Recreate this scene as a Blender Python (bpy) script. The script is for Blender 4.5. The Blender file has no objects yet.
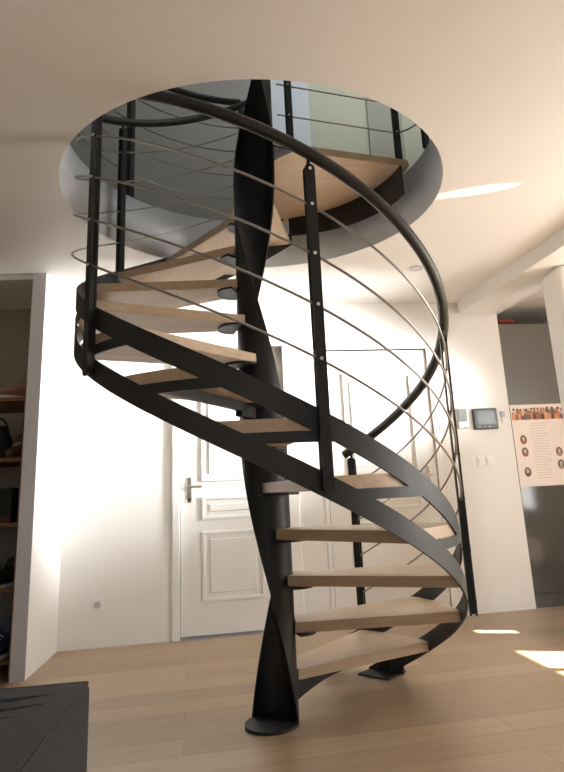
import bpy, bmesh, math, random
from mathutils import Vector, Matrix
from math import sin, cos, pi, radians as RAD
random.seed(7)
C = bpy.context.scene.collection
SC = bpy.context.scene

# ------------------------------------------------------------------ materials
def mat(name, col, rough=.5, metal=0., spec=.5, bump=0., bscale=40., var=0., vscale=6.):
    m = bpy.data.materials.new(name); m.use_nodes = True
    nt = m.node_tree; b = nt.nodes['Principled BSDF']
    b.inputs['Base Color'].default_value = (*col, 1)
    b.inputs['Roughness'].default_value = rough
    b.inputs['Metallic'].default_value = metal
    b.inputs['Specular IOR Level'].default_value = spec
    tc = nt.nodes.new('ShaderNodeTexCoord')
    if var > 0:
        n = nt.nodes.new('ShaderNodeTexNoise'); n.inputs['Scale'].default_value = vscale; n.inputs['Detail'].default_value = 4
        nt.links.new(tc.outputs['Object'], n.inputs['Vector'])
        r = nt.nodes.new('ShaderNodeValToRGB')
        r.color_ramp.elements[0].position = .3; r.color_ramp.elements[1].position = .7
        r.color_ramp.elements[0].color = (*[c*(1-var) for c in col], 1)
        r.color_ramp.elements[1].color = (*[min(1, c*(1+var)) for c in col], 1)
        nt.links.new(n.outputs['Fac'], r.inputs['Fac']); nt.links.new(r.outputs['Color'], b.inputs['Base Color'])
    if bump > 0:
        n2 = nt.nodes.new('ShaderNodeTexNoise'); n2.inputs['Scale'].default_value = bscale; n2.inputs['Detail'].default_value = 5
        nt.links.new(tc.outputs['Object'], n2.inputs['Vector'])
        bp = nt.nodes.new('ShaderNodeBump'); bp.inputs['Strength'].default_value = bump; bp.inputs['Distance'].default_value = .01
        nt.links.new(n2.outputs['Fac'], bp.inputs['Height']); nt.links.new(bp.outputs['Normal'], b.inputs['Normal'])
    return m

def wood(name, c1, c2, rough=.45, along='X', scale=1.):
    m = bpy.data.materials.new(name); m.use_nodes = True
    nt = m.node_tree; b = nt.nodes['Principled BSDF']
    tc = nt.nodes.new('ShaderNodeTexCoord'); mp = nt.nodes.new('ShaderNodeMapping')
    s = {'X': (1.2, 14, 14), 'Y': (14, 1.2, 14), 'Z': (14, 14, 1.2)}[along]
    mp.inputs['Scale'].default_value = [v*scale for v in s]
    n = nt.nodes.new('ShaderNodeTexNoise'); n.inputs['Scale'].default_value = 2.2; n.inputs['Detail'].default_value = 6; n.inputs['Roughness'].default_value = .6
    r = nt.nodes.new('ShaderNodeValToRGB'); r.color_ramp.elements[0].position = .3; r.color_ramp.elements[1].position = .72
    r.color_ramp.elements[0].color = (*c1, 1); r.color_ramp.elements[1].color = (*c2, 1)
    nt.links.new(tc.outputs['Object'], mp.inputs['Vector']); nt.links.new(mp.outputs['Vector'], n.inputs['Vector'])
    nt.links.new(n.outputs['Fac'], r.inputs['Fac']); nt.links.new(r.outputs['Color'], b.inputs['Base Color'])
    b.inputs['Roughness'].default_value = rough
    return m

def floor_mat():
    m = bpy.data.materials.new('oak_parquet'); m.use_nodes = True
    nt = m.node_tree; b = nt.nodes['Principled BSDF']; L = nt.links
    tc = nt.nodes.new('ShaderNodeTexCoord'); mp = nt.nodes.new('ShaderNodeMapping')
    mp.inputs['Rotation'].default_value = (0, 0, RAD(-6.5)); mp.inputs['Location'].default_value = (.35, .055, 0)
    L.new(tc.outputs['Object'], mp.inputs['Vector'])
    br = nt.nodes.new('ShaderNodeTexBrick')
    br.inputs['Scale'].default_value = 1; br.inputs['Brick Width'].default_value = 1.9; br.inputs['Row Height'].default_value = .155
    br.inputs['Mortar Size'].default_value = .0014; br.inputs['Mortar Smooth'].default_value = .2; br.offset = .37
    br.inputs['Color1'].default_value = (0, 0, 0, 1); br.inputs['Color2'].default_value = (1, 1, 1, 1); br.inputs['Mortar'].default_value = (.5, .5, .5, 1)
    L.new(mp.outputs['Vector'], br.inputs['Vector'])
    st = nt.nodes.new('ShaderNodeMapping'); st.inputs['Scale'].default_value = (1.1, 13, 1)
    L.new(mp.outputs['Vector'], st.inputs['Vector'])
    n = nt.nodes.new('ShaderNodeTexNoise'); n.inputs['Scale'].default_value = 2.4; n.inputs['Detail'].default_value = 6
    L.new(st.outputs['Vector'], n.inputs['Vector'])
    mixf = nt.nodes.new('ShaderNodeMath'); mixf.operation = 'MULTIPLY_ADD'; mixf.inputs[1].default_value = .42
    L.new(br.outputs['Color'], mixf.inputs[0])
    m2 = nt.nodes.new('ShaderNodeMath'); m2.operation = 'MULTIPLY'; m2.inputs[1].default_value = .6
    L.new(n.outputs['Fac'], m2.inputs[0]); L.new(m2.outputs[0], mixf.inputs[2])
    r = nt.nodes.new('ShaderNodeValToRGB')
    r.color_ramp.elements[0].position = .15; r.color_ramp.elements[1].position = .85
    r.color_ramp.elements[0].color = (.27, .185, .108, 1); r.color_ramp.elements[1].color = (.42, .308, .198, 1)
    L.new(mixf.outputs[0], r.inputs['Fac'])
    dk = nt.nodes.new('ShaderNodeMixRGB'); dk.blend_type = 'MULTIPLY'; dk.inputs['Color2'].default_value = (.62, .55, .5, 1)
    L.new(br.outputs['Fac'], dk.inputs['Fac']); L.new(r.outputs['Color'], dk.inputs['Color1']); L.new(dk.outputs['Color'], b.inputs['Base Color'])
    b.inputs['Roughness'].default_value = .34
    bp = nt.nodes.new('ShaderNodeBump'); bp.inputs['Strength'].default_value = .08; bp.inputs['Distance'].default_value = .003
    L.new(n.outputs['Fac'], bp.inputs['Height']); L.new(bp.outputs['Normal'], b.inputs['Normal'])
    return m

M = {}
M['wall'] = mat('warm_white_paint', (.83, .81, .775), .6, bump=.05, bscale=120)
M['ceil'] = mat('ceiling_paint', (.80, .775, .74), .55, bump=.04, bscale=90)
M['jamb'] = mat('grey_jamb_face', (.56, .55, .565), .5)  # cooler grey than the wall, on the jamb end only
M['door'] = mat('white_door_paint', (.85, .835, .805), .4)
M['upwall'] = mat('grey_upstairs_paint', (.33, .325, .305), .7)
M['upgreen'] = mat('pale_green_paint', (.56, .57, .47), .7)
M['upolive'] = mat('olive_grey_paint', (.40, .40, .34), .7)
M['upblue'] = mat('cool_white_paint', (.66, .70, .76), .6)
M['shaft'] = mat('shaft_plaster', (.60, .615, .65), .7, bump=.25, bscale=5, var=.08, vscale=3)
M['floor'] = floor_mat()
M['oak'] = wood('oak_tread', (.45, .325, .21), (.57, .44, .31), .42)
M['steel'] = mat('dark_grey_steel', (.018, .019, .0215), .55, .0, .5, bump=.03, bscale=260, var=.12, vscale=18)
M['black'] = mat('black_steel', (.010, .010, .011), .5, .0, .4)
M['rail'] = mat('handrail_paint', (.016, .015, .0145), .45, .0, .55)
M['cable'] = mat('stainless_rod', (.34, .31, .28), .40, .9)
M['bolt'] = mat('zinc_bolt', (.75, .75, .76), .25, .9)
M['nickel'] = mat('nickel_handle', (.55, .52, .46), .3, .9)
M['plastic'] = mat('white_plastic', (.82, .80, .76), .4)
M['plasticg'] = mat('grey_plastic', (.45, .45, .46), .5)
M['bezel'] = mat('black_bezel', (.018, .018, .02), .3)
M['screen'] = mat('dark_screen', (.035, .037, .042), .15)
M['screen2'] = mat('grey_screen', (.2, .22, .21), .2)
M['yellow'] = mat('pale_yellow_plate', (.80, .73, .55), .5)
M['gloss'] = mat('dark_grey_gloss', (.060, .055, .050), .10, .0, .5)
M['satin'] = mat('taupe_grey_satin', (.125, .112, .098), .35)
M['paper'] = mat('poster_paper', (.86, .76, .70), .6)
M['sofa'] = mat('charcoal_fabric', (.030, .030, .031), .85, bump=.6, bscale=380, var=.15, vscale=120)
M['shelfwood'] = wood('brown_shelf', (.14, .065, .032), (.24, .12, .06), .55, 'X')
M['closet'] = mat('closet_paint', (.36, .32, .27), .8)
M['red'] = mat('dark_red_fabric', (.30, .05, .03), .6)
def solid(n, c, r=.6): M[n] = mat(n, c, r)
solid('shoe_black', (.012, .012, .014), .5); solid('shoe_tan', (.30, .17, .11)); solid('shoe_brown', (.10, .04, .03), .5)
solid('sole_white', (.6, .58, .55)); solid('sole_dark', (.03, .025, .02)); solid('shoe_blue', (.03, .05, .10)); solid('bag_black', (.010, .011, .010), .7)
solid('box_red', (.10, .015, .012)); solid('lace', (.45, .45, .45))
for i, c in enumerate([(.45,.10,.06),(.55,.20,.10),(.08,.06,.06),(.30,.16,.10),(.60,.45,.33),(.16,.10,.09),(.70,.30,.12),(.35,.30,.28)]): solid('print_%s' % 'abcdefgh'[i], c)
M['ink'] = mat('pale_ink', (.62, .52, .47), .6)
mg = bpy.data.materials.new('window_glass'); mg.use_nodes = True
nt = mg.node_tree; nt.nodes.clear()
o_ = nt.nodes.new('ShaderNodeOutputMaterial'); tr = nt.nodes.new('ShaderNodeBsdfTransparent'); gl = nt.nodes.new('ShaderNodeBsdfGlossy'); mx = nt.nodes.new('ShaderNodeMixShader')
gl.inputs['Roughness'].default_value = .02; mx.inputs[0].default_value = .05
nt.links.new(tr.outputs[0], mx.inputs[1]); nt.links.new(gl.outputs[0], mx.inputs[2]); nt.links.new(mx.outputs[0], o_.inputs[0]); M['glass'] = mg
me_ = bpy.data.materials.new('spot_lens'); me_.use_nodes = True; M['lens'] = mat('frosted_lens', (.6, .6, .58), .3)

# ------------------------------------------------------------------ mesh helpers
def obj(name, bm, m, parent=None, smooth=False, loc=None, rotz=0.):
    """bm in WORLD coords; re-origined to parent (translation) or to its own base"""
    bmesh.ops.recalc_face_normals(bm, faces=bm.faces[:])
    me = bpy.data.meshes.new(name)
    if parent is not None and loc is None:
        off = Vector(parent['_w'])
    elif loc is not None:
        off = Vector(loc)
    else:
        vs = [v.co for v in bm.verts]
        off = Vector(((min(v.x for v in vs)+max(v.x for v in vs))/2, (min(v.y for v in vs)+max(v.y for v in vs))/2, min(v.z for v in vs)))
    bmesh.ops.translate(bm, verts=bm.verts[:], vec=-off)
    bm.to_mesh(me); bm.free()
    if smooth:
        for p in me.polygons: p.use_smooth = True
        me.set_sharp_from_angle(angle=RAD(35))
    me.materials.append(m if not isinstance(m, str) else M[m])
    o = bpy.data.objects.new(name, me); C.objects.link(o)
    if parent is not None:
        o.parent = parent; o.location = off - Vector(parent['_w'])
    else:
        o.location = off
    o['_w'] = tuple(off)
    return o

def thing(name, label, cat, loc, group=None):
    o = bpy.data.objects.new(name, None); C.objects.link(o); o.location = loc; o['_w'] = tuple(loc)
    o.empty_display_size = .1
    return tag(o, label, cat, group)
def tag(o, label, cat, group=None):
    o['label'] = label; o['category'] = cat
    if group: o['group'] = group
    return o
def struct(o): o['kind'] = 'structure'; return o
def sempty(name, loc):
    o = bpy.data.objects.new(name, None); C.objects.link(o); o.location = loc; o['_w'] = tuple(loc); o.empty_display_size = .1
    return struct(o)

def box(bm, c, s, rz=0., bev=0., seg=2):
    mtx = Matrix.Translation(Vector(c)) @ Matrix.Rotation(rz, 4, 'Z') @ Matrix.Diagonal((s[0], s[1], s[2], 1))
    g = bmesh.ops.create_cube(bm, size=1, matrix=mtx)
    if bev > 0:
        vs = g['verts']; es = {e for v in vs for e in v.link_edges}
        bmesh.ops.bevel(bm, geom=list(es), offset=bev, segments=seg, profile=.5, affect='EDGES')
def BM(): return bmesh.new()
def bbox(c, s, rz=0., bev=0., seg=2):
    b = BM(); box(b, c, s, rz, bev, seg); return b

def prism(bm, pts, z0, z1):
    """pts CCW 2D polygon extruded in z"""
    a = [bm.verts.new((x, y, z0)) for x, y in pts]; b = [bm.verts.new((x, y, z1)) for x, y in pts]
    n = len(pts)
    bm.faces.new(a[::-1]); bm.faces.new(b)
    for i in range(n): bm.faces.new((a[i], a[(i+1) % n], b[(i+1) % n], b[i]))

def tube(bm, pts, r, n=10, cap=True):
    pts = [Vector(p) for p in pts]
    up = Vector((0, 0, 1)); prev = None; rings = []
    for i, p in enumerate(pts):
        t = (pts[min(i+1, len(pts)-1)] - pts[max(i-1, 0)]).normalized()
        if prev is None:
            a = up.cross(t)
            if a.length < 1e-3: a = Vector((1, 0, 0)).cross(t)
            a.normalize()
        else:
            a = (prev - t*prev.dot(t)).normalized()
        prev = a; b = t.cross(a)
        rr = r[i] if isinstance(r, (list, tuple)) else r
        rings.append([bm.verts.new(p + (a*cos(2*pi*k/n) + b*sin(2*pi*k/n))*rr) for k in range(n)])
    for i in range(len(rings)-1):
        for k in range(n):
            bm.faces.new((rings[i][k], rings[i][(k+1) % n], rings[i+1][(k+1) % n], rings[i+1][k]))
    if cap:
        bm.faces.new(rings[0][::-1]); bm.faces.new(rings[-1])

def loft(bm, rings, closed_ring=True, caps=True):
    R_ = [[bm.verts.new(p) for p in ring] for ring in rings]
    n = len(R_[0])
    for i in range(len(R_)-1):
        for k in range(n if closed_ring else n-1):
            bm.faces.new((R_[i][k], R_[i][(k+1) % n], R_[i+1][(k+1) % n], R_[i+1][k]))
    if caps and closed_ring:
        bm.faces.new(R_[0][::-1]); bm.faces.new(R_[-1])

def uvell(bm, c, s, rz=0., u=16, v=10, zmin=None):
    mtx = Matrix.Translation(Vector(c)) @ Matrix.Rotation(rz, 4, 'Z') @ Matrix.Diagonal((s[0], s[1], s[2], 1))
    bmesh.ops.create_uvsphere(bm, u_segments=u, v_segments=v, radius=1, matrix=mtx)
def cyl(bm, p0, p1, r, n=16): tube(bm, [p0, p1], r, n)

def pol(r, ph, z): return Vector((r*cos(ph), r*sin(ph), z))

# ------------------------------------------------------------------ key dimensions
R = .80; H = 2.283; HUP = 2.60; HC = (.005, -.004); HR = .899
h = .18648; S = .41477; ZL = .3125; WL = .0788; GU = .1945; WU = .0831; ZR = 1.495; RP = .826; RH_ = .8345
DPH = h/S                           # angle of one step
def zlow(ph): return ZL - S*ph

# ------------------------------------------------------------------ camera
f, D, cz, yaw, pitch, roll = 604.894, 2.71846, .88556, .07146, .24564, -.05309
fw = Vector((sin(yaw)*cos(pitch), cos(yaw)*cos(pitch), sin(pitch)))
rt = Vector((cos(yaw), -sin(yaw), 0)); up = rt.cross(fw)
r2 = rt*cos(roll) + up*sin(roll); u2 = -rt*sin(roll) + up*cos(roll)
cam = bpy.data.cameras.new('camera'); co = bpy.data.objects.new('camera', cam); C.objects.link(co)
mw = Matrix((r2, u2, -fw)).transposed().to_4x4(); mw.translation = (0, -D, cz); co.matrix_world = mw
cam.sensor_fit = 'HORIZONTAL'; cam.sensor_width = 36; cam.lens = f/564*36; cam.clip_start = .05; cam.shift_x = -19.94/564; cam.shift_y = -45.05/564
SC.camera = co

# ------------------------------------------------------------------ wall frames
WA = RAD(5.33)
WU_ = Vector((cos(WA), sin(WA), 0)); WN = Vector((sin(WA), -cos(WA), 0))    # WN points into the room
W0 = Vector((-1.348, 1.514, 0))
def W(u, d, z): return W0 + WU_*u + WN*d + Vector((0, 0, z))
def wbox(bm, u0, u1, d0, d1, z0, z1, bev=0.):
    c = W((u0+u1)/2, (d0+d1)/2, (z0+z1)/2)
    box(bm, c, (abs(u1-u0), abs(d1-d0), abs(z1-z0)), WA, bev)
def wb(u0, u1, d0, d1, z0, z1, bev=0.):
    b = BM(); wbox(b, u0, u1, d0, d1, z0, z1, bev); return b

# ------------------------------------------------------------------ floor, ceilings, walls
b = BM(); prism(b, [(-3.2, -5), (5.2, -5), (5.2, 4.2), (-3.2, 4.2)], -.12, 0); struct(obj('floor', b, 'floor', loc=(0, 0, 0)))

# ceiling slab with the round stairwell
def ceil_slab():
    b = BM(); n = 96
    ang = [2*pi*i/n for i in range(n)]
    quad = [(-3.2, -5.05), (3.72, -5.05), (2.86, 4.2), (-3.2, 4.2)]
    def sq(a):
        dx, dy = cos(a), sin(a); t = 1e9
        for i in range(4):
            (ax, ay), (bx, by) = quad[i], quad[(i+1) % 4]
            ex, ey = bx-ax, by-ay; den = dx*ey-dy*ex
            if den > 1e-9: t = min(t, ((ax-HC[0])*ey-(ay-HC[1])*ex)/den)
        return Vector((HC[0]+dx*t, HC[1]+dy*t, 0))
    corners = [math.atan2(y-HC[1], x-HC[0]) % (2*pi) for x, y in quad]
    ang = sorted(set(ang + corners)); n = len(ang)
    top = HUP; bot = H
    ib = [b.verts.new((HC[0]+HR*cos(a), HC[1]+HR*sin(a), bot)) for a in ang]; it = [b.verts.new((v.co.x, v.co.y, top)) for v in ib]
    ob = []; ot = []
    for a in ang:
        q = sq(a); ob.append(b.verts.new((q.x, q.y, bot))); ot.append(b.verts.new((q.x, q.y, top)))
    for i in range(n):
        j = (i+1) % n
        b.faces.new((ib[i], ob[i], ob[j], ib[j])); b.faces.new((it[i], it[j], ot[j], ot[i]))
        b.faces.new((ib[i], ib[j], it[j], it[i])); b.faces.new((ob[i], ot[i], ot[j], ob[j]))
    return b
cb = ceil_slab()
ceiling = obj('ceiling', cb, 'ceil', loc=(0, 0, H)); struct(ceiling)
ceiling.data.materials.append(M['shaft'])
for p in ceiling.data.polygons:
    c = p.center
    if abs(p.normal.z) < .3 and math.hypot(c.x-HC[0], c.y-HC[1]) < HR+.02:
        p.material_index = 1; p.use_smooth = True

# far wall with two door openings
D1a, D1b, D2a, D2b, DT, UEND = .768, 1.512, 1.790, 2.640, 1.950, 3.255
b = BM()
for (u0, u1, z0, z1) in [(-.12, D1a, 0, H), (D1a, D1b, DT, H), (D1b, D2a, 0, H), (D2a, D2b, 1.915, H), (D2b, UEND, 0, H)]:
    wbox(b, u0, u1, 0, -.12, z0, z1)
struct(obj('wall_back', b, 'wall'))

# partition between the closet and the hall (its near end is the grey jamb)
b = BM()
P0, P1 = Vector((-1.340, 1.53)), Vector((-1.300, .895))
dd = (P1-P0).normalized(); nn = Vector((-dd.y, dd.x))       # nn to +x side?
if nn.x > 0: nn = -nn
poly = [P0 + dd*-.02, P1, P1 + nn*.076, P0 + dd*-.02 + nn*.076]
prism(b, [(q.x, q.y) for q in poly], 0, H); struct(obj('wall_closet_side', b, 'wall'))
# closet header and shell
b = BM(); c_ = P1+nn*.039
box(b, (c_.x, c_.y-.003, H/2), (.078, .006, H), math.atan2(nn.y, nn.x)); struct(obj('trim_6', b, 'jamb'))
b = BM(); box(b, (-2.29, .945, (2.252+H)/2), (1.82, .08, H-2.252)); struct(obj('trim_1', b, 'wall'))
b = BM(); box(b, (-2.3, 1.62, H/2), (1.9, .06, H)); struct(obj('wall_closet_back', b, 'closet'))
b = BM(); box(b, (-3.2, -1.6, 1.2), (.08, 6.8, 2.4)); struct(obj('wall_left', b, 'upolive'))
# right wall with two tall windows (daylight and the sun come in here)
RW0 = Vector((2.725, 4.3, 0)); RA = math.atan2(-.996, .093); RU = Vector((cos(RA), sin(RA), 0))
def RWp(u, d, z): return RW0 + RU*u + Vector((-RU.y, RU.x, 0))*d + Vector((0, 0, z))
def rbox(b, u0, u1, d0, d1, z0, z1): box(b, RWp((u0+u1)/2, (d0+d1)/2, (z0+z1)/2), (abs(u1-u0), abs(d1-d0), abs(z1-z0)), RA)
def y2u(y): return (4.3-y)/.996
# window openings (u ranges): narrow one (far) and wide one (near)
WIN = [(y2u(.70), y2u(.57), 1.86, 2.27), (y2u(.185), y2u(-1.05), .1, 2.27)]
b = BM(); us = 0.
for (u0, u1, z0, z1) in WIN:
    rbox(b, us, u0, 0, .09, 0, H); rbox(b, u0, u1, 0, .09, 0, z0); rbox(b, u0, u1, 0, .09, z1, H); us = u1
rbox(b, us, 9.4, 0, .09, 0, H)
struct(obj('wall_right', b, 'wall'))
for i, (u0, u1, z0, z1) in enumerate(WIN):
    e = sempty('window_%d' % (i+1), RWp((u0+u1)/2, .05, z0))
    b = BM(); fwd = .012 if i == 0 else .03
    rbox(b, u0, u0+fwd, .02, .07, z0, z1); rbox(b, u1-fwd, u1, .02, .07, z0, z1)
    rbox(b, u0+fwd, u1-fwd, .02, .07, z0, z0+.03); rbox(b, u0+fwd, u1-fwd, .02, .07, z1-.02, z1)
    if i == 1:
        for q in (.33, .66): rbox(b, u0+(u1-u0)*q-.02, u0+(u1-u0)*q+.02, .02, .07, z0+.03, z1-.02)
    obj('window_frame', b, 'door', e)
    b = BM(); rbox(b, u0+fwd, u1-fwd, .042, .048, z0+.03, z1-.02); obj('window_pane', b, 'glass', e)
# wall behind the camera with a wide window
BW = (-1.9, 2.2, .25, 2.15)
b = BM()
box(b, ((-3.24-1.9)/2, -5, 1.2), (1.34, .1, 2.4)); box(b, ((2.2+4.1)/2, -5, 1.2), (1.9, .1, 2.4))
box(b, (.15, -5, .125), (4.1, .1, .25)); box(b, (.15, -5, (2.15+2.4)/2), (4.1, .1, .25)); struct(obj('wall_front', b, 'upolive'))
e = sempty('window_3', (.15, -5, .25)); b = BM()
for x in (-1.87, -.5, .8, 2.17): box(b, (x, -5, 1.2), (.06, .07, 1.9))
box(b, (.15, -5, .28), (4.0, .07, .06)); box(b, (.15, -5, 2.12), (4.0, .07, .06)); obj('window_frame', b, 'door', e)
obj('window_pane', bbox((.15, -5, 1.2), (3.98, .006, 1.78)), 'glass', e)
# kitchen shell beyond the far wall's end
b = BM(); wbox(b, 2.4, 4.45, -.70, -.78, 0, H); struct(obj('wall_kitchen', b, 'wall'))

# ceiling beam and its round-edged pillar at the right
b = BM()
B0 = Vector((1.558, 1.74)); B1 = Vector((1.762, .40)); bd = (B1-B0).normalized(); B0 = B0 - bd*.0; B1 = B1 + bd*3.2
bn = Vector((bd.y, -bd.x)); bn = bn if bn.x > 0 else -bn
prism(b, [(q.x, q.y) for q in (B0, B1, B1+bn*.34, B0+bn*.34)], H-.10, H)
obj_b = struct(obj('trim_2', b, 'ceil'))
b = BM(); box(b, (1.98, .835, (H-.10)/2), (.26, .25, H-.10), RAD(0), .05, 5); struct(obj('trim_3', b, 'wall', smooth=True))

# ------------------------------------------------------------------ upstairs
b = BM(); box(b, (-.755, 2.34, 3.85), (1.85, .08, 2.50)); struct(obj('wall_upstairs_back', b, 'upwall'))
for nm, x0, x1, m_, dy in [('trim_4', .17, .305, 'upblue', -.02), ('trim_5', .305, .545, 'upblue', .0), ('wall_upstairs_right', .545, 1.095, 'upgreen', 0), ('wall_upstairs_corner', 1.095, 1.42, 'upolive', -.03), ('wall_upstairs_end', 1.42, 2.9, 'upgreen', 0)]:
    b = BM(); box(b, ((x0+x1)/2, 2.34+dy, 3.85), (x1-x0, .08, 2.50)); struct(obj(nm, b, m_))
b = BM(); box(b, (-1.7, .4, 3.85), (.08, 3.8, 2.50)); struct(obj('wall_upstairs_left', b, 'upwall'))
b = BM(); box(b, (2.9, .4, 3.85), (.08, 3.8, 2.50)); struct(obj('wall_upstairs_side', b, 'upgreen'))
b = BM(); box(b, (.6, .4, 5.14), (4.8, 4.4, .08)); struct(obj('ceiling_upstairs', b, 'upwall'))
b = BM(); box(b, (.6, -1.5, 3.85), (4.8, .08, 2.50)); struct(obj('wall_upstairs_front', b, 'upwall'))

# ------------------------------------------------------------------ spiral staircase
st = thing('spiral_staircase', 'black steel spiral staircase with pale oak treads rising through the round ceiling opening', 'staircase', (0, 0, 0))
HA = RAD(84); XC = Vector((0, 0, 0))
def phc(z): return -(z-.476)/.41477      # direction the half-tube faces
# column: a half tube that turns once with the flight
def column(z0, z1, n=130, ns=20, ro=.103, ri=.095):
    b = BM(); rings = []
    for i in range(n+1):
        z = z0+(z1-z0)*i/n; a = phc(z); ring = []
        for k in range(ns+1):
            t = a + HA*(2*k/ns-1); ring.append(pol(ro, t, z)+XC)
        for k in range(ns, -1, -1):
            t = a + HA*(2*k/ns-1); ring.append(pol(ri, t, z)+XC)
        rings.append(ring)
    loft(b, rings); return b
obj('column', column(.0005, 3.46), 'black', st, smooth=True)
b = BM(); tube(b, [(-.006, -.02, 0), (-.006, -.02, .012)], .108, 48); obj('base_disc', b, 'black', st, smooth=True)

def band(ph0, ph1, zb, zt, r0=.796, r1=.804, n=140):
    b = BM(); rings = []
    for i in range(n+1):
        p = ph0+(ph1-ph0)*i/n; lo = max(0.004, zb(p)); hi = max(lo+.004, zt(p))
        rings.append([pol(r0, p, lo), pol(r1, p, lo), pol(r1, p, hi), pol(r0, p, hi)])
    loft(b, rings); return b
PHEND = RAD(-286)
ZLT = HUP-.04-.012                     # underside of the landing minus gap
obj('lower_stringer', band(RAD(43.1), PHEND, zlow, lambda p: zlow(p)+WL), 'steel', st, smooth=True)
obj('upper_stringer', band(RAD(69.8), PHEND, lambda p: zlow(p)+GU, lambda p: zlow(p)+GU+WU), 'steel', st, smooth=True)
# foot plates where the two bands reach the floor
b = BM(); box(b, pol(.775, RAD(45.5), .004), (.16, .18, .008), RAD(45.5), .002); obj('foot_plate', b, 'black', st)
obj('stringer_foot', band(RAD(52), RAD(37), lambda p: .008, lambda p: min(.142, zlow(p)+WL), n=12), 'black', st, smooth=True)
b = BM(); box(b, pol(.775, RAD(68), .004), (.12, .13, .008), RAD(68), .002); obj('foot_plate', b, 'black', st)
# treads: one mesh in its own frame, copied with its bracket
TH = .042
def tread_mesh():
    b = BM(); pts = []
    a0, a1 = 0., RAD(31.5)
    for i in range(15): a = a0+(a1-a0)*i/14; pts.append((.794*cos(a), .794*sin(a)))
    for i in range(9): a = RAD(58)-(RAD(58)+RAD(16))*i/8; pts.append((.108*cos(a), .108*sin(a)))
    prism(b, pts, -TH, 0)
    bmesh.ops.bevel(b, geom=b.edges[:], offset=.003, segments=2, profile=.5, affect='EDGES')
    return b
def bracket_mesh(kind=0):
    b = BM(); am = RAD(17.7); q = []
    L_ = (.195, .195, .34)[kind]
    for s in (1, -1):
        side = []
        for i in range(11):
            t = i/10; r = .103+(L_-.103)*t
            w = .112*(1-t)**1.9+.008 if kind == 2 else .088*math.sqrt(max(0, 1-t**2.6))+.002
            side.append((r, s*w))
        q += side if s < 0 else side[::-1]
    if kind == 2:                        # upright gusset under the first tread's front edge
        prof = [(.10, 0), (.34, 0)] + [(.34-.24*t, -.066*t**1.7-.004) for t in [k/10 for k in range(1, 11)]]
        y0 = -.033
        A = [b.verts.new((x, y0+.004+.06*(x-.1)/.6, -TH-.0005+z)) for x, z in prof]; B = [b.verts.new((v.co.x, v.co.y+.007, v.co.z)) for v in A]
        n = len(A); b.faces.new(A); b.faces.new(B[::-1])
        for k in range(n): b.faces.new((A[k], A[(k+1) % n], B[(k+1) % n], B[k]))
        return b
    pts = [(x*cos(am)-y*sin(am), x*sin(am)+y*cos(am)) for x, y in q]
    area = sum(pts[i][0]*pts[(i+1) % len(pts)][1]-pts[(i+1) % len(pts)][0]*pts[i][1] for i in range(len(pts)))
    if area < 0: pts = pts[::-1]
    prism(b, pts, -TH-.010, -TH-.0005)
    if kind == 1:
        c = ((.19+.79)/2)
        box(b, (c*cos(am), c*sin(am), -TH-.018), (.60, .03, .034), am)
        box(b, (.17*cos(am), .17*sin(am), -TH-.034), (.14, .03, .05), am)
    return b
T0 = RAD(48.9)
proto = None
def ocopy(o, parent):
    c = o.copy(); C.objects.link(c); c.parent = parent; return c
strip_z = .036
for k in range(1, 14):
    pf = T0 - DPH*k + (RAD(1) if k == 13 else 0)
    if proto is None:
        t = obj('tread', tread_mesh(), 'oak', loc=(0, 0, 0)); t.parent = st; proto = t
        br = obj('bracket', bracket_mesh(2), 'black', loc=(0, 0, 0)); br.parent = t
    else:
        t = ocopy(proto, st)
        if k == 7:
            br = obj('bracket', bracket_mesh(1), 'black', loc=(0, 0, 0)); br.parent = t
        elif k == 2: br = obj('bracket', bracket_mesh(0), 'black', loc=(0, 0, 0)); br.parent = t; pbr = br
        else: br = ocopy(pbr, t)
    t.location = (0, 0, h*k); t.rotation_euler = (0, 0, pf)
    # support strip under the tread's outer edge, between the two bands
    z = h*k - TH - .001
    pa = (ZL+WL-(z-.01))/S; pb = (ZL+GU-(z-.028))/S
    pa = min(pa-RAD(6), pb); 
    pb = pb+RAD(5)
    if k == 1: pb = min(pb, RAD(62))
    obj('tread_support', band(pa, pb, lambda p: z-strip_z, lambda p: z, n=16), 'steel', st, smooth=True)

# landing
b = BM(); pts = [(.105, -.025)]
tip = math.atan2(.173, .836)
for i in range(25):
    a = tip + (RAD(84)-tip)*i/24; pts.append((.852*cos(a), .852*sin(a)))
pts += [(.03, .104), (.075, .075), (.104, .02)]
prism(b, pts, HUP-.042, HUP); bmesh.ops.bevel(b, geom=b.edges[:], offset=.003, segments=2, profile=.5, affect='EDGES')
obj('landing', b, 'oak', st)
b = BM()
pw = []
for i in range(9): t = i/8; pw.append((.10+.14*t, .10*(1-t)**1.6-.02))
for i in range(8, -1, -1): t = i/8; pw.append((.10+.14*t, -.03*(1-t)-.025+.02*t))
area = sum(pw[i][0]*pw[(i+1) % len(pw)][1]-pw[(i+1) % len(pw)][0]*pw[i][1] for i in range(len(pw)))
prism(b, pw[::-1] if area < 0 else pw, HUP-.052, HUP-.0425); obj('landing_bracket', b, 'black', st)
obj('landing_support', band(RAD(11), RAD(75), lambda p: 2.385+.055*(p-RAD(12))/RAD(63), lambda p: HUP-.043, n=40), 'black', st, smooth=True)

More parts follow.
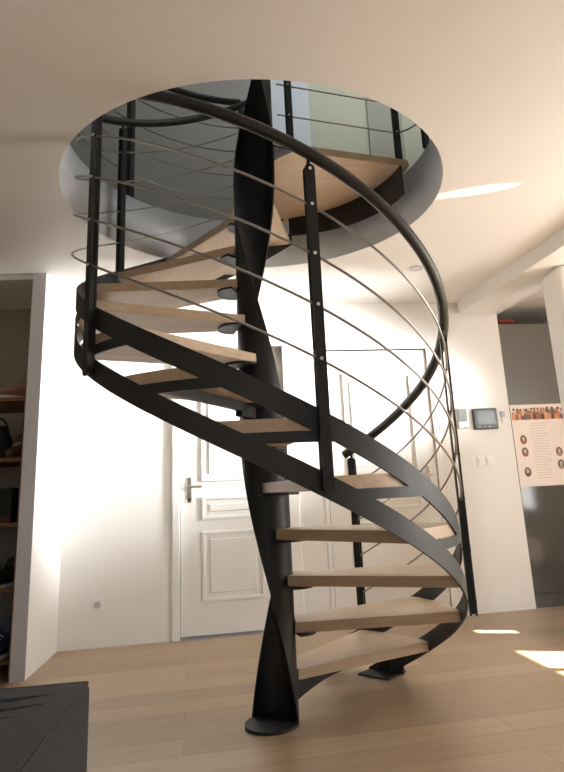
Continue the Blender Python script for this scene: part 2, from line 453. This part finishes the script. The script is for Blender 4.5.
# balusters: a pair of flat bars bolted through the bands
def flat_bar(bm, r, ph, z0, z1, w=.036, t=.006):
    rings = []
    c, s = cos(ph), sin(ph); n = 6
    prof = []
    for i in range(n+1): a = pi*i/n; prof.append((w/2*cos(a), z1-w/2+w/2*sin(a)))
    for i in range(n+1): a = pi+pi*i/n; prof.append((w/2*cos(a), z0+w/2+w/2*sin(a)))
    A = [bm.verts.new(((r-t/2)*c - x*s, (r-t/2)*s + x*c, z)) for x, z in prof]
    B = [bm.verts.new(((r+t/2)*c - x*s, (r+t/2)*s + x*c, z)) for x, z in prof]
    m = len(prof); bm.faces.new(A); bm.faces.new(B[::-1])
    for i in range(m): bm.faces.new((A[i], A[(i+1) % m], B[(i+1) % m], B[i]))
CAB = (.437, .621, .802, .984)
def baluster(ph, name='baluster', z0=None, top=1.140):
    zl = zlow(ph); z0 = zl+.012 if z0 is None else z0; zt = zl+top
    b = BM(); flat_bar(b, .8375, ph, z0, zt); o = obj(name, b, 'black', st)
    b = BM(); flat_bar(b, .8145, ph, z0, zt); obj('inner_bar', b, 'black', o)
    b = BM(); box(b, pol(.826, ph, (z0+zl+.44)/2), (.0168, .030, zl+.42-z0), ph); obj('spacer', b, 'black', o)
    # pin up to the handrail
    b = BM(); tube(b, [pol(.826, ph, zt-.02), pol(.826, ph, zt+.01), pol(.832, ph, zl+ZR-ZL-.018)], .007, 10)
    tube(b, [pol(.809, ph, zt-.02), pol(.843, ph, zt-.02)], .008, 10)
    obj('rail_pin', b, 'black', o, smooth=True)
    for c in (.04, .235)+CAB+(top-.02,):
        if zl+c < z0: continue
        b = BM(); tube(b, [pol(.840, ph, zl+c), pol(.8435, ph, zl+c)], [.0075, .006], 12); 
        tube(b, [pol(.803 if c < .3 else .816, ph, zl+c), pol(.836, ph, zl+c)], .005, 10)
        obj('bolt', b, 'bolt' if c in CAB or c > 1 else 'black', o, smooth=True)
for ph in (-11, -76.5, -138.4, -207.3, -265.): baluster(RAD(ph), z0=zlow(RAD(ph))+(-.018 if ph == -11 else .014))
baluster(RAD(54.25), 'newel_post', z0=.10)

def helix(r, z0, p0, p1, n): return [pol(r, p0+(p1-p0)*i/n, z0 - S*(p0+(p1-p0)*i/n)) for i in range(n+1)]
b = BM(); hp = helix(RH_, ZR, RAD(57.5), RAD(-268), 220)
tube(b, hp, .0225, 16); obj('handrail', b, 'rail', st, smooth=True)
for c in CAB:
    b = BM(); tube(b, helix(RP, ZL+c, RAD(54.25), RAD(-268), 200), .0045, 8); obj('railing_rod', b, 'cable', st, smooth=True)

# guard along the open edge of the landing
g = thing('landing_guardrail', 'short black guardrail standing on the landing edge at the top of the stair', 'railing', (.45, .09, HUP))
gp = [(.19, .012), (.785, .172), (.905, .06)]
pdir = math.atan2(.16, .595)
zb = HUP
for i, (x, y) in enumerate(gp):
    b = BM(); box(b, (x, y, zb+.475), (.036, .022, .95), pdir if i < 2 else RAD(30), .003)
    o = obj('post', b, 'black', g)
    for c in (.165, .345, .525, .70, .86):
        b = BM(); yy = y-.012; tube(b, [(x, yy, zb+c), (x, yy-.004, zb+c)], .006, 10); obj('bolt', b, 'bolt', o)
for c in (.165, .345, .525, .70, .86):
    b = BM(); P = [(.13, -.004, zb+c), (.19, .012, zb+c), (.5, .0955, zb+c), (.76, .166, zb+c), (.80, .168, zb+c), (.84, .135, zb+c-.003), (.87, .10, zb+c), (.905, .06, zb+c), (.937, -.05, zb+c)]
    a_ = [-8, -20, -32, -45, -58, -72, -86]
    P += [(HC[0]+.95*cos(RAD(q)), HC[1]+.95*sin(RAD(q)), zb+c) for q in a_]
    tube(b, P, .0045, 8); obj('railing_rod', b, 'cable', g, smooth=True)
b = BM(); tube(b, [(.13, -.004, zb+.97), (.5, .0955, zb+.97), (.765, .167, zb+.97), (.81, .15, zb+.97), (.905, .06, zb+.97)]+[(HC[0]+.95*cos(RAD(q)), HC[1]+.95*sin(RAD(q)), zb+.97) for q in (-8, -20, -32, -45, -58, -72, -86)], .0225, 14); obj('handrail', b, 'rail', g, smooth=True)
# guard round the opening on the upper floor
g = thing('stairwell_guardrail', 'curved black guardrail with thin rods on the upper floor around the stairwell rim', 'railing', (-.7, .6, HUP))
def garc(z, a0, a1, r=.94, n=70): return [(HC[0]+r*cos(RAD(a0+(a1-a0)*i/n)), HC[1]+r*sin(RAD(a0+(a1-a0)*i/n)), z) for i in range(n+1)]
A0_, A1_ = 95, 255
for a in (95, 143, 195, 250):
    b = BM(); x, y, _ = garc(0, a, a, .94, 1)[0]; rr = .918 if a == 143 else .94
    x, y = HC[0]+rr*cos(RAD(a)), HC[1]+rr*sin(RAD(a))
    box(b, (x, y, HUP+.455), (.04, .034, .91), RAD(a), .003); obj('post', b, 'black', g)
for z in (2.78, 2.95, 3.13, 3.31):
    b = BM(); tube(b, garc(z, A0_, A1_), .0045, 8); obj('railing_rod', b, 'cable', g, smooth=True)
b = BM(); tube(b, garc(3.51, A0_, A1_), .0225, 14); obj('handrail', b, 'rail', g, smooth=True)

# ------------------------------------------------------------------ doors
def molding(b, u0, u1, z0, z1, d, w=.022, t=.010):
    """raised rectangular moulding frame with a sloped inner panel"""
    wbox(b, u0, u1, d, d+t, z0, z0+w, .003); wbox(b, u0, u1, d, d+t, z1-w, z1, .003)
    wbox(b, u0, u0+w, d, d+t, z0+w, z1-w, .003); wbox(b, u1-w, u1, d, d+t, z0+w, z1-w, .003)
    wbox(b, u0+w+.03, u1-w-.03, d, d+t*.7, z0+w+.03, z1-w-.03, .004)
def door(name, u0, u1, d_leaf, top_, trims, panels, handle_u, handle_z, hdir):
    e = sempty(name, W((u0+u1)/2, 0, 0))
    b = BM()
    for t in trims: wbox(b, *t, .004)
    obj('door_frame', b, 'door', e)
    b = BM(); wbox(b, u0+.004, u1-.004, d_leaf-.04, d_leaf, .012, top_-.006, .002)
    leaf = obj('door_leaf', b, 'door', e)
    for (a, c, z0, z1) in panels:
        b = BM(); molding(b, a, c, z0, z1, d_leaf); obj('door_panel', b, 'door', leaf)
    b = BM(); wbox(b, handle_u-.014, handle_u+.014, d_leaf, d_leaf+.008, handle_z-.105, handle_z+.065, .003)
    tube(b, [W(handle_u, d_leaf, handle_z), W(handle_u, d_leaf+.05, handle_z)], .011, 12)
    tube(b, [W(handle_u-.005*hdir, d_leaf+.048, handle_z), W(handle_u+.03*hdir, d_leaf+.05, handle_z), W(handle_u+.085*hdir, d_leaf+.046, handle_z-.002)], [.011, .010, .008], 12)
    h_ = obj('door_handle', b, 'nickel', leaf, smooth=True)
    b = BM(); tube(b, [W(handle_u, d_leaf+.007, handle_z-.085), W(handle_u, d_leaf+.013, handle_z-.085)], .010, 14); obj('lock_cylinder', b, 'bezel', h_)
    return e
door('door_1', D1a, D1b-.042, -.035, DT,
     [(D1a-.050, D1a, -.12, .018, 0, DT+.06), (D1b, D1b+.076, -.12, .018, 0, DT+.06), (D1a, D1b, -.05, .018, DT, DT+.06), (D1b-.042, D1b, -.12, -.06, 0, DT)],
     [(.915, 1.335, .995, 1.80), (.915, 1.335, .741, .893), (.915, 1.335, .216, .664)], .834, .965, 1)
door('door_2', D2a+.014, D2b-.014, -.006, 1.912,
     [(D2a-.02, D2a+.012, -.12, .006, 0, 1.94), (D2b-.012, D2b+.03, -.12, .006, 0, 1.94), (D2a+.012, D2b-.012, -.12, .006, 1.915, 1.94)],
     [(1.955, 2.49, .995, 1.73), (1.955, 2.49, .741, .893), (1.955, 2.49, .216, .664)], 2.560, .967, -1)

# ------------------------------------------------------------------ things on the far wall
s = tag(obj('wall_socket', wb(.207, .283, 0, .010, .217, .293, .003), 'plastic'), 'white square wall socket low on the wall left of the door', 'socket')
b = BM(); tube(b, [W(.247, .008, .255), W(.247, .0125, .255)], .021, 20); obj('socket_well', b, 'plasticg', s)
i_ = tag(obj('thermostat', wb(2.822, 2.902, 0, .022, 1.293, 1.445, .004), 'plastic'), 'white thermostat with a grey screen on the wall beside the stair post', 'thermostat')
obj('screen', wb(2.829, 2.894, .021, .024, 1.343, 1.436), 'screen2', i_); obj('screen_bezel', wb(2.826, 2.897, .0205, .0225, 1.338, 1.440), 'plasticg', i_)
i_ = tag(obj('intercom_monitor', wb(2.944, 3.141, 0, .024, 1.279, 1.437, .008), 'bezel'), 'black wall-mounted intercom monitor right of the white thermostat', 'intercom')
obj('screen', wb(2.974, 3.115, .023, .0255, 1.318, 1.418), 'screen', i_)
for k in range(3):
    b = BM(); c = W(2.985+k*.04, .0245, 1.299); tube(b, [c, c+WN*.002], .005, 10); obj('button', b, 'plasticg', i_)
s_ = tag(obj('wall_sensor', wb(3.175, 3.208, 0, .014, 1.368, 1.410, .003), 'plasticg'), 'small grey sensor on the wall right of the black intercom', 'sensor')
obj('sensor_base', wb(3.184, 3.195, 0, .008, 1.33, 1.369), 'plastic', s_)
for k, (u0, lab) in enumerate([(2.942, 'left white light switch of the pair below the intercom'), (3.009, 'right white light switch of the pair below the intercom')]):
    s_ = tag(obj('light_switch', wb(u0, u0+.064, 0, .009, 1.010, 1.078, .003), 'plastic'), lab, 'switch', 'light switches under the intercom')
    obj('rocker', wb(u0+.011, u0+.053, .008, .013, 1.022, 1.066, .003), 'plastic', s_)
tag(obj('wall_plate', wb(2.672, 2.728, 0, .008, 1.29, 1.45, .003), 'yellow'), 'pale yellow plate on the wall right of the back door', 'plate')

# recessed spotlight in the ceiling
sp = thing('ceiling_spotlight', 'small round recessed spotlight in the ceiling right of the stairwell', 'spotlight', (1.043, .979, H-.004))
b = BM()
n = 28
rings = [[(1.043+r*cos(2*pi*k/n), .979+r*sin(2*pi*k/n), z) for k in range(n)] for r, z in ((.036, H-.0005), (.046, H-.0005), (.046, H-.005), (.036, H-.005), (.036, H-.0005))]
loft(b, rings, True, False); obj('trim_ring', b, 'plasticg', sp, smooth=True)
b = BM(); tube(b, [(1.043, .979, H-.003), (1.043, .979, H-.0006)], .035, 28); obj('lens', b, 'lens', sp)

# ------------------------------------------------------------------ tall kitchen cabinet with poster
cu0, cu1 = 3.259, 4.05
cb_ = thing('tall_cabinet', 'tall dark grey glossy kitchen cabinet at the right behind the wall end', 'cabinet', W((cu0+cu1)/2, -.3, 0))
obj('cabinet_body', wb(cu0, cu1, -.03, -.62, 0, 2.113), 'satin', cb_)
obj('plinth', wb(cu0, cu1, -.03, -.02, .0, .09), 'gloss', cb_)
obj('upper_door', wb(cu0+.002, cu1-.002, -.03, -.008, .855, 2.108, .002), 'satin', cb_)
ld = obj('lower_door', wb(cu0+.002, cu1-.002, -.03, -.008, .10, .851, .002), 'gloss', cb_)
po = thing('poster', 'paper poster with a photo strip and oval portraits on the dark cabinet', 'poster', W(3.49, -.007, .845))
obj('sheet', wb(3.264, 3.72, -.0078, -.005, .843, 1.458), 'paper', po)
obj('photo_strip', wb(3.268, 3.716, -.0052, -.0042, 1.338, 1.442), 'paper', po)
kk = 'abcdefgh'
rr = random.Random(3)
for row in range(2):
    for q in range(17):
        u = 3.284+q*.0247+rr.uniform(-.006, .006)+row*.012; z = 1.378+row*.030+rr.uniform(-.006, .006); e_ = .0002*(q % 3)
        bb = BM(); wbox(bb, u-rr.uniform(.011, .018), u+rr.uniform(.011, .018), -.0043, -.0038-row*.0004+e_, 1.341, z+.004)
        fg = obj('printed_figure', bb, 'print_'+rr.choice('abcfg'), po)
        hb = BM(); r_ = rr.uniform(.009, .013); tube(hb, [W(u, -.0043, z+.012), W(u, -.0033+e_-row*.0004, z+.012)], r_, 10)
        obj('printed_head', hb, 'print_'+rr.choice('cefh' if row else 'dfeb'), fg)
for (u, z) in [(3.339, 1.191), (3.339, 1.098), (3.339, .950), (3.618, 1.091), (3.618, .996)]:
    b = BM(); ring = [W(u+.027*cos(2*pi*k/24), -.0045, z+.035*sin(2*pi*k/24)) for k in range(24)]; ring2 = [q+WN*.001 for q in ring]
    loft(b, [ring, ring2]); o = obj('oval_portrait', b, 'print_f', po)
    b = BM(); ring = [W(u+.012*cos(2*pi*k/16), -.0034, z+.006+.016*sin(2*pi*k/16)) for k in range(16)]; loft(b, [ring, [q+WN*.0008 for q in ring]]); obj('portrait_face', b, 'print_e', o)
    b = BM(); wbox(b, u-.016, u+.016, -.0036, -.0028, z-.028, z-.010); obj('portrait_bust', b, rr.choice(['print_a', 'print_c', 'print_h']), o)
for q in range(22):
    z = 1.31-q*.0195; b = BM(); wbox(b, 3.40+rr.uniform(0, .02), 3.56-rr.uniform(0, .05), -.0052, -.0047, z, z+.004)
    obj('text_line', b, 'ink', po)
# red cloth lying on top of the cabinet
b = BM(); uvell(b, W(3.37, -.16, 2.151), (.11, .10, .038), WA, 18, 10); uvell(b, W(3.31, -.19, 2.158), (.06, .09, .045), WA, 14, 8)
tag(obj('folded_cloth', b, 'red', smooth=True), 'dark red bundle lying on top of the tall grey cabinet', 'cloth')

# ------------------------------------------------------------------ closet shelves and shoes
SX1 = -1.408
sh = thing('shoe_rack', 'brown wooden shoe rack inside the dark closet at the left', 'rack', (-1.9, 1.3, 0))
obj('side_panel', bbox((SX1+.0, 1.22, .765), (.022, .50, 1.53)), 'shelfwood', sh)
obj('side_panel', bbox((-2.5, 1.22, .765), (.022, .50, 1.53)), 'shelfwood', sh)
SZ = [.08, .445, .795, 1.160, 1.518]
for z in SZ: obj('shelf', bbox(((SX1-2.5)/2, 1.22, z), (abs(-2.5-SX1)-.022, .50, .022)), 'shelfwood', sh)
def shoe(x, y, z, yaw_, L, Wd, Ht, upper, sole, label, high=False, name='shoe'):
    t = thing(name, label, 'shoe', (x, y, z))
    mt = Matrix.Translation((x, y, z)) @ Matrix.Rotation(yaw_, 4, 'Z')
    def ring(px, w, z0, z1, n=14):
        return [mt @ Vector((px, w*cos(2*pi*k/n), (z0+z1)/2+(z1-z0)/2*sin(2*pi*k/n))) for k in range(n)]
    b = BM(); prof = []
    for i in range(11):
        s_ = i/10; px = (s_-.5)*L
        w = Wd/2*(.55+.5*math.sin(pi*min(1, s_*1.02))**.6*(.85 if s_ < .5 else 1.0)) if 0 < i < 10 else Wd*.16
        hh = Ht*(1.0 if s_ < .35 else max(.42, 1-(s_-.35)*1.1)) if i not in (0, 10) else Ht*.35
        if high and s_ < .4: hh *= 1.45
        prof.append(ring(px, w, .012, .014+hh))
    loft(b, prof); obj('upper', b, upper, t, smooth=True)
    b = BM(); pts = []
    for i in range(20):
        a = 2*pi*i/20; pts.append((L/2*1.02*cos(a), (Wd/2)*1.02*sin(a)*(.85+.15*cos(a))))
    q = [mt @ Vector((px, py, 0)) for px, py in pts]
    prism(b, [(v.x, v.y) for v in q], z, z+.018); obj('sole', b, sole, t)
    b = BM()
    for i in range(3):
        px = L*(.02+.08*i); zz = Ht*(.86-.1*i)+.014
        tube(b, [mt @ Vector((px, -Wd*.22, zz-.012)), mt @ Vector((px, 0, zz)), mt @ Vector((px, Wd*.22, zz-.012))], .004, 6)
    obj('laces', b, 'lace' if upper != 'shoe_black' else 'sole_dark', t)
    return t
q = SZ[4]+.0115
shoe(-1.512, 1.06, q, RAD(228), .25, .10, .105, 'shoe_tan', 'sole_white', 'tan shoe with a pale sole at the right end of the top rack shelf')
shoe(-1.73, 1.05, q, RAD(195), .27, .10, .065, 'shoe_black', 'sole_dark', 'black shoe left of the tan shoe on the top rack shelf')
q = SZ[3]+.0115
BX = -1.66
t = thing('handbag', 'black handbag with a strap on the second rack shelf from the top', 'bag', (BX, 1.15, q))
b = BM(); 
rings = []
for i, (w, d_) in enumerate([(.115, .07), (.125, .08), (.12, .07), (.10, .05), (.085, .03)]):
    z = q+.002+.052*i; rings.append([(BX+w*cos(2*pi*k/20)*(1 if abs(cos(2*pi*k/20)) < .9 else .97), 1.15+d_*sin(2*pi*k/20), z) for k in range(20)])
loft(b, rings); obj('bag_body', b, 'bag_black', t, smooth=True)
b = BM(); tube(b, [(BX+.075*cos(pi*i/10), 1.15, q+.205+.06*sin(pi*i/10)) for i in range(11)], .006, 8); obj('strap', b, 'bag_black', t)
shoe(-1.480, 1.08, q, RAD(268), .24, .09, .10, 'shoe_brown', 'sole_dark', 'dark reddish brown shoe right of the black handbag', True)
q = SZ[2]+.0115
t = thing('shoe_box', 'black box with a lid on the middle rack shelf', 'box', (-1.58, 1.14, q))
b = BM(); box(b, (-1.585, 1.14, q+.085), (.25, .32, .17), 0, .004); obj('box_body', b, 'bag_black', t)
b = BM(); box(b, (-1.585, 1.14, q+.178), (.258, .328, .035), 0, .004); obj('box_lid', b, 'bag_black', t)
b = BM(); box(b, (-1.585, .977, q+.02), (.25, .006, .03)); obj('box_band', b, 'box_red', t)
q = SZ[1]+.0115
shoe(-1.50, 1.06, q, RAD(255), .28, .105, .10, 'shoe_black', 'sole_white', 'black trainer with a white sole at the right end of the fourth rack shelf', True)
shoe(-1.625, 1.07, q, RAD(265), .28, .105, .10, 'shoe_black', 'sole_white', 'black trainer with a white sole second from the right on the fourth rack shelf', True)
q = SZ[0]+.0115
shoe(-1.50, 1.04, q, RAD(255), .28, .105, .12, 'shoe_blue', 'sole_white', 'dark blue shoe with a white sole at the right end of the lowest rack shelf', True)
shoe(-1.63, 1.06, q, RAD(265), .28, .105, .11, 'shoe_black', 'sole_dark', 'black shoe left of the dark blue shoe on the lowest rack shelf', True)

# ------------------------------------------------------------------ sofa corner at the lower left
so = thing('ottoman', 'charcoal fabric ottoman with a seam along its edge at the lower left', 'ottoman', (-1.2, -1.45, 0))
SA = RAD(-4); sw, sd, sz = 1.5, 1.10, .43
def SP(x, y, z):   # local: x leftwards from the right edge, y toward camera from back edge
    v = Matrix.Rotation(SA, 4, 'Z').inverted() @ Vector((-x, -y, 0)); return Vector((-.483+v.x, -.893+v.y, z))
c = SP(sw/2, sd/2, 0)
b = BM(); box(b, (c.x, c.y, .06+(sz-.06)/2), (sw, sd, sz-.06), -SA, .022, 4)
body = obj('cushion_body', b, 'sofa', so, smooth=True)
b = BM()
e0 = .010
loop = [SP(e0, e0, sz-.012), SP(e0, sd-e0, sz-.012), SP(sw-e0, sd-e0, sz-.012), SP(sw-e0, e0, sz-.012), SP(e0, e0, sz-.012)]
P = []
for i in range(4):
    for k in range(12): P.append(loop[i].lerp(loop[i+1], k/12))
P.append(loop[0]); tube(b, [p+Vector((0, 0, .006)) for p in P], .006, 8); obj('piping', b, 'sofa', body, smooth=True)
b = BM()
for k, (x0, x1, yy, cv) in enumerate([(.06, .40, .10, .02), (.05, .45, .17, .03), (.10, .5, .25, .02)]):
    tube(b, [SP(x0+(x1-x0)*i/10, yy+cv*sin(pi*i/10)+.03*i/10, sz-.0015+.003*sin(pi*i/10)) for i in range(11)], [.001+.006*sin(pi*i/10) for i in range(11)], 8)
obj('crease', b, 'sofa', body, smooth=True)
for (x, y) in ((.08, .08), (sw-.08, .08), (.08, sd-.08), (sw-.08, sd-.08)):
    p = SP(x, y, 0); b = BM(); tube(b, [(p.x, p.y, 0), (p.x, p.y, .062)], [.02, .026], 14); obj('foot', b, 'black', so)

# ------------------------------------------------------------------ light
w = bpy.data.worlds.new('world'); SC.world = w; w.use_nodes = True
bg = w.node_tree.nodes['Background']; sky = w.node_tree.nodes.new('ShaderNodeTexSky')
sky.sky_type = 'NISHITA'; sky.sun_disc = False; sky.sun_elevation = RAD(46); sky.sun_rotation = RAD(103)
w.node_tree.links.new(sky.outputs[0], bg.inputs['Color']); bg.inputs['Strength'].default_value = .12
def area(name, loc, direction, sx, sy, power, col, spread=180):
    l = bpy.data.lights.new(name, 'AREA'); l.shape = 'RECTANGLE'; l.size = sx; l.size_y = sy; l.energy = power; l.color = col; l.spread = RAD(spread)
    o = bpy.data.objects.new(name, l); C.objects.link(o); o.location = loc
    o.rotation_euler = Vector(direction).to_track_quat('-Z', 'Z').to_euler(); return o
sl = bpy.data.lights.new('sun', 'SUN'); sl.energy = 44; sl.angle = RAD(.6); sl.color = (1, .93, .82)
so_ = bpy.data.objects.new('sun', sl); C.objects.link(so_)
sd_ = Vector((-.9455, .3256, 0)).normalized(); el = RAD(48.3); so_.rotation_euler = Vector((sd_.x*cos(el), sd_.y*cos(el), -sin(el))).to_track_quat('-Z', 'Z').to_euler()
so_.location = (8, -1, 8)
rn = Vector((-RU.y, RU.x, 0)); rn = rn if rn.x < 0 else -rn
uc = (WIN[1][0]+WIN[1][1])/2
area('daylight_right', RWp(uc, .12, 1.2), rn, 1.15, 1.95, 125, (1, .98, .955))
area('daylight_behind', (.15, -5.15, 1.2), (0, 1, 0), 4.0, 1.9, 10, (.95, .97, 1))
area('upstairs_fill', (1.6, -.2, 4.35), (-.25, .25, 1), 1.4, 1.4, 84, (.96, .98, 1))  # unseen lamp added upstairs, aimed at the ceiling for soft bounce
p_ = RWp(y2u(1.06), -.05, 1.50)
area('left_wall_fill', p_, Vector((-1.15, 1.5, 1.72))-p_, .35, .5, 46, (.95, .98, 1), 37)  # added lamp inside the right wall, no window here; brightens the left wall
gl_ = bpy.data.lights.new('ceiling_streak_spot', 'SPOT'); gl_.energy = 900; gl_.spot_size = RAD(3.2); gl_.spot_blend = .9; gl_.color = (1, .95, .85); gl_.shadow_soft_size = .005  # added spot draws the ceiling streak in place of reflected sunlight
go = bpy.data.objects.new('ceiling_streak_spot', gl_); C.objects.link(go); go.location = (2.95, -.612, 1.86)
go.rotation_euler = (Vector((1.09, -.068, H))-go.location).to_track_quat('-Z', 'Z').to_euler()

SC.view_settings.view_transform = 'Standard'; SC.view_settings.look = 'None'; SC.view_settings.exposure = 0.0; SC.view_settings.gamma = 1
SC.view_settings.use_curve_mapping = False
SC.cycles.use_denoising = True
SC.cycles.max_bounces = 12; SC.cycles.diffuse_bounces = 7
for o in bpy.data.objects:
    if '_w' in o: del o['_w']
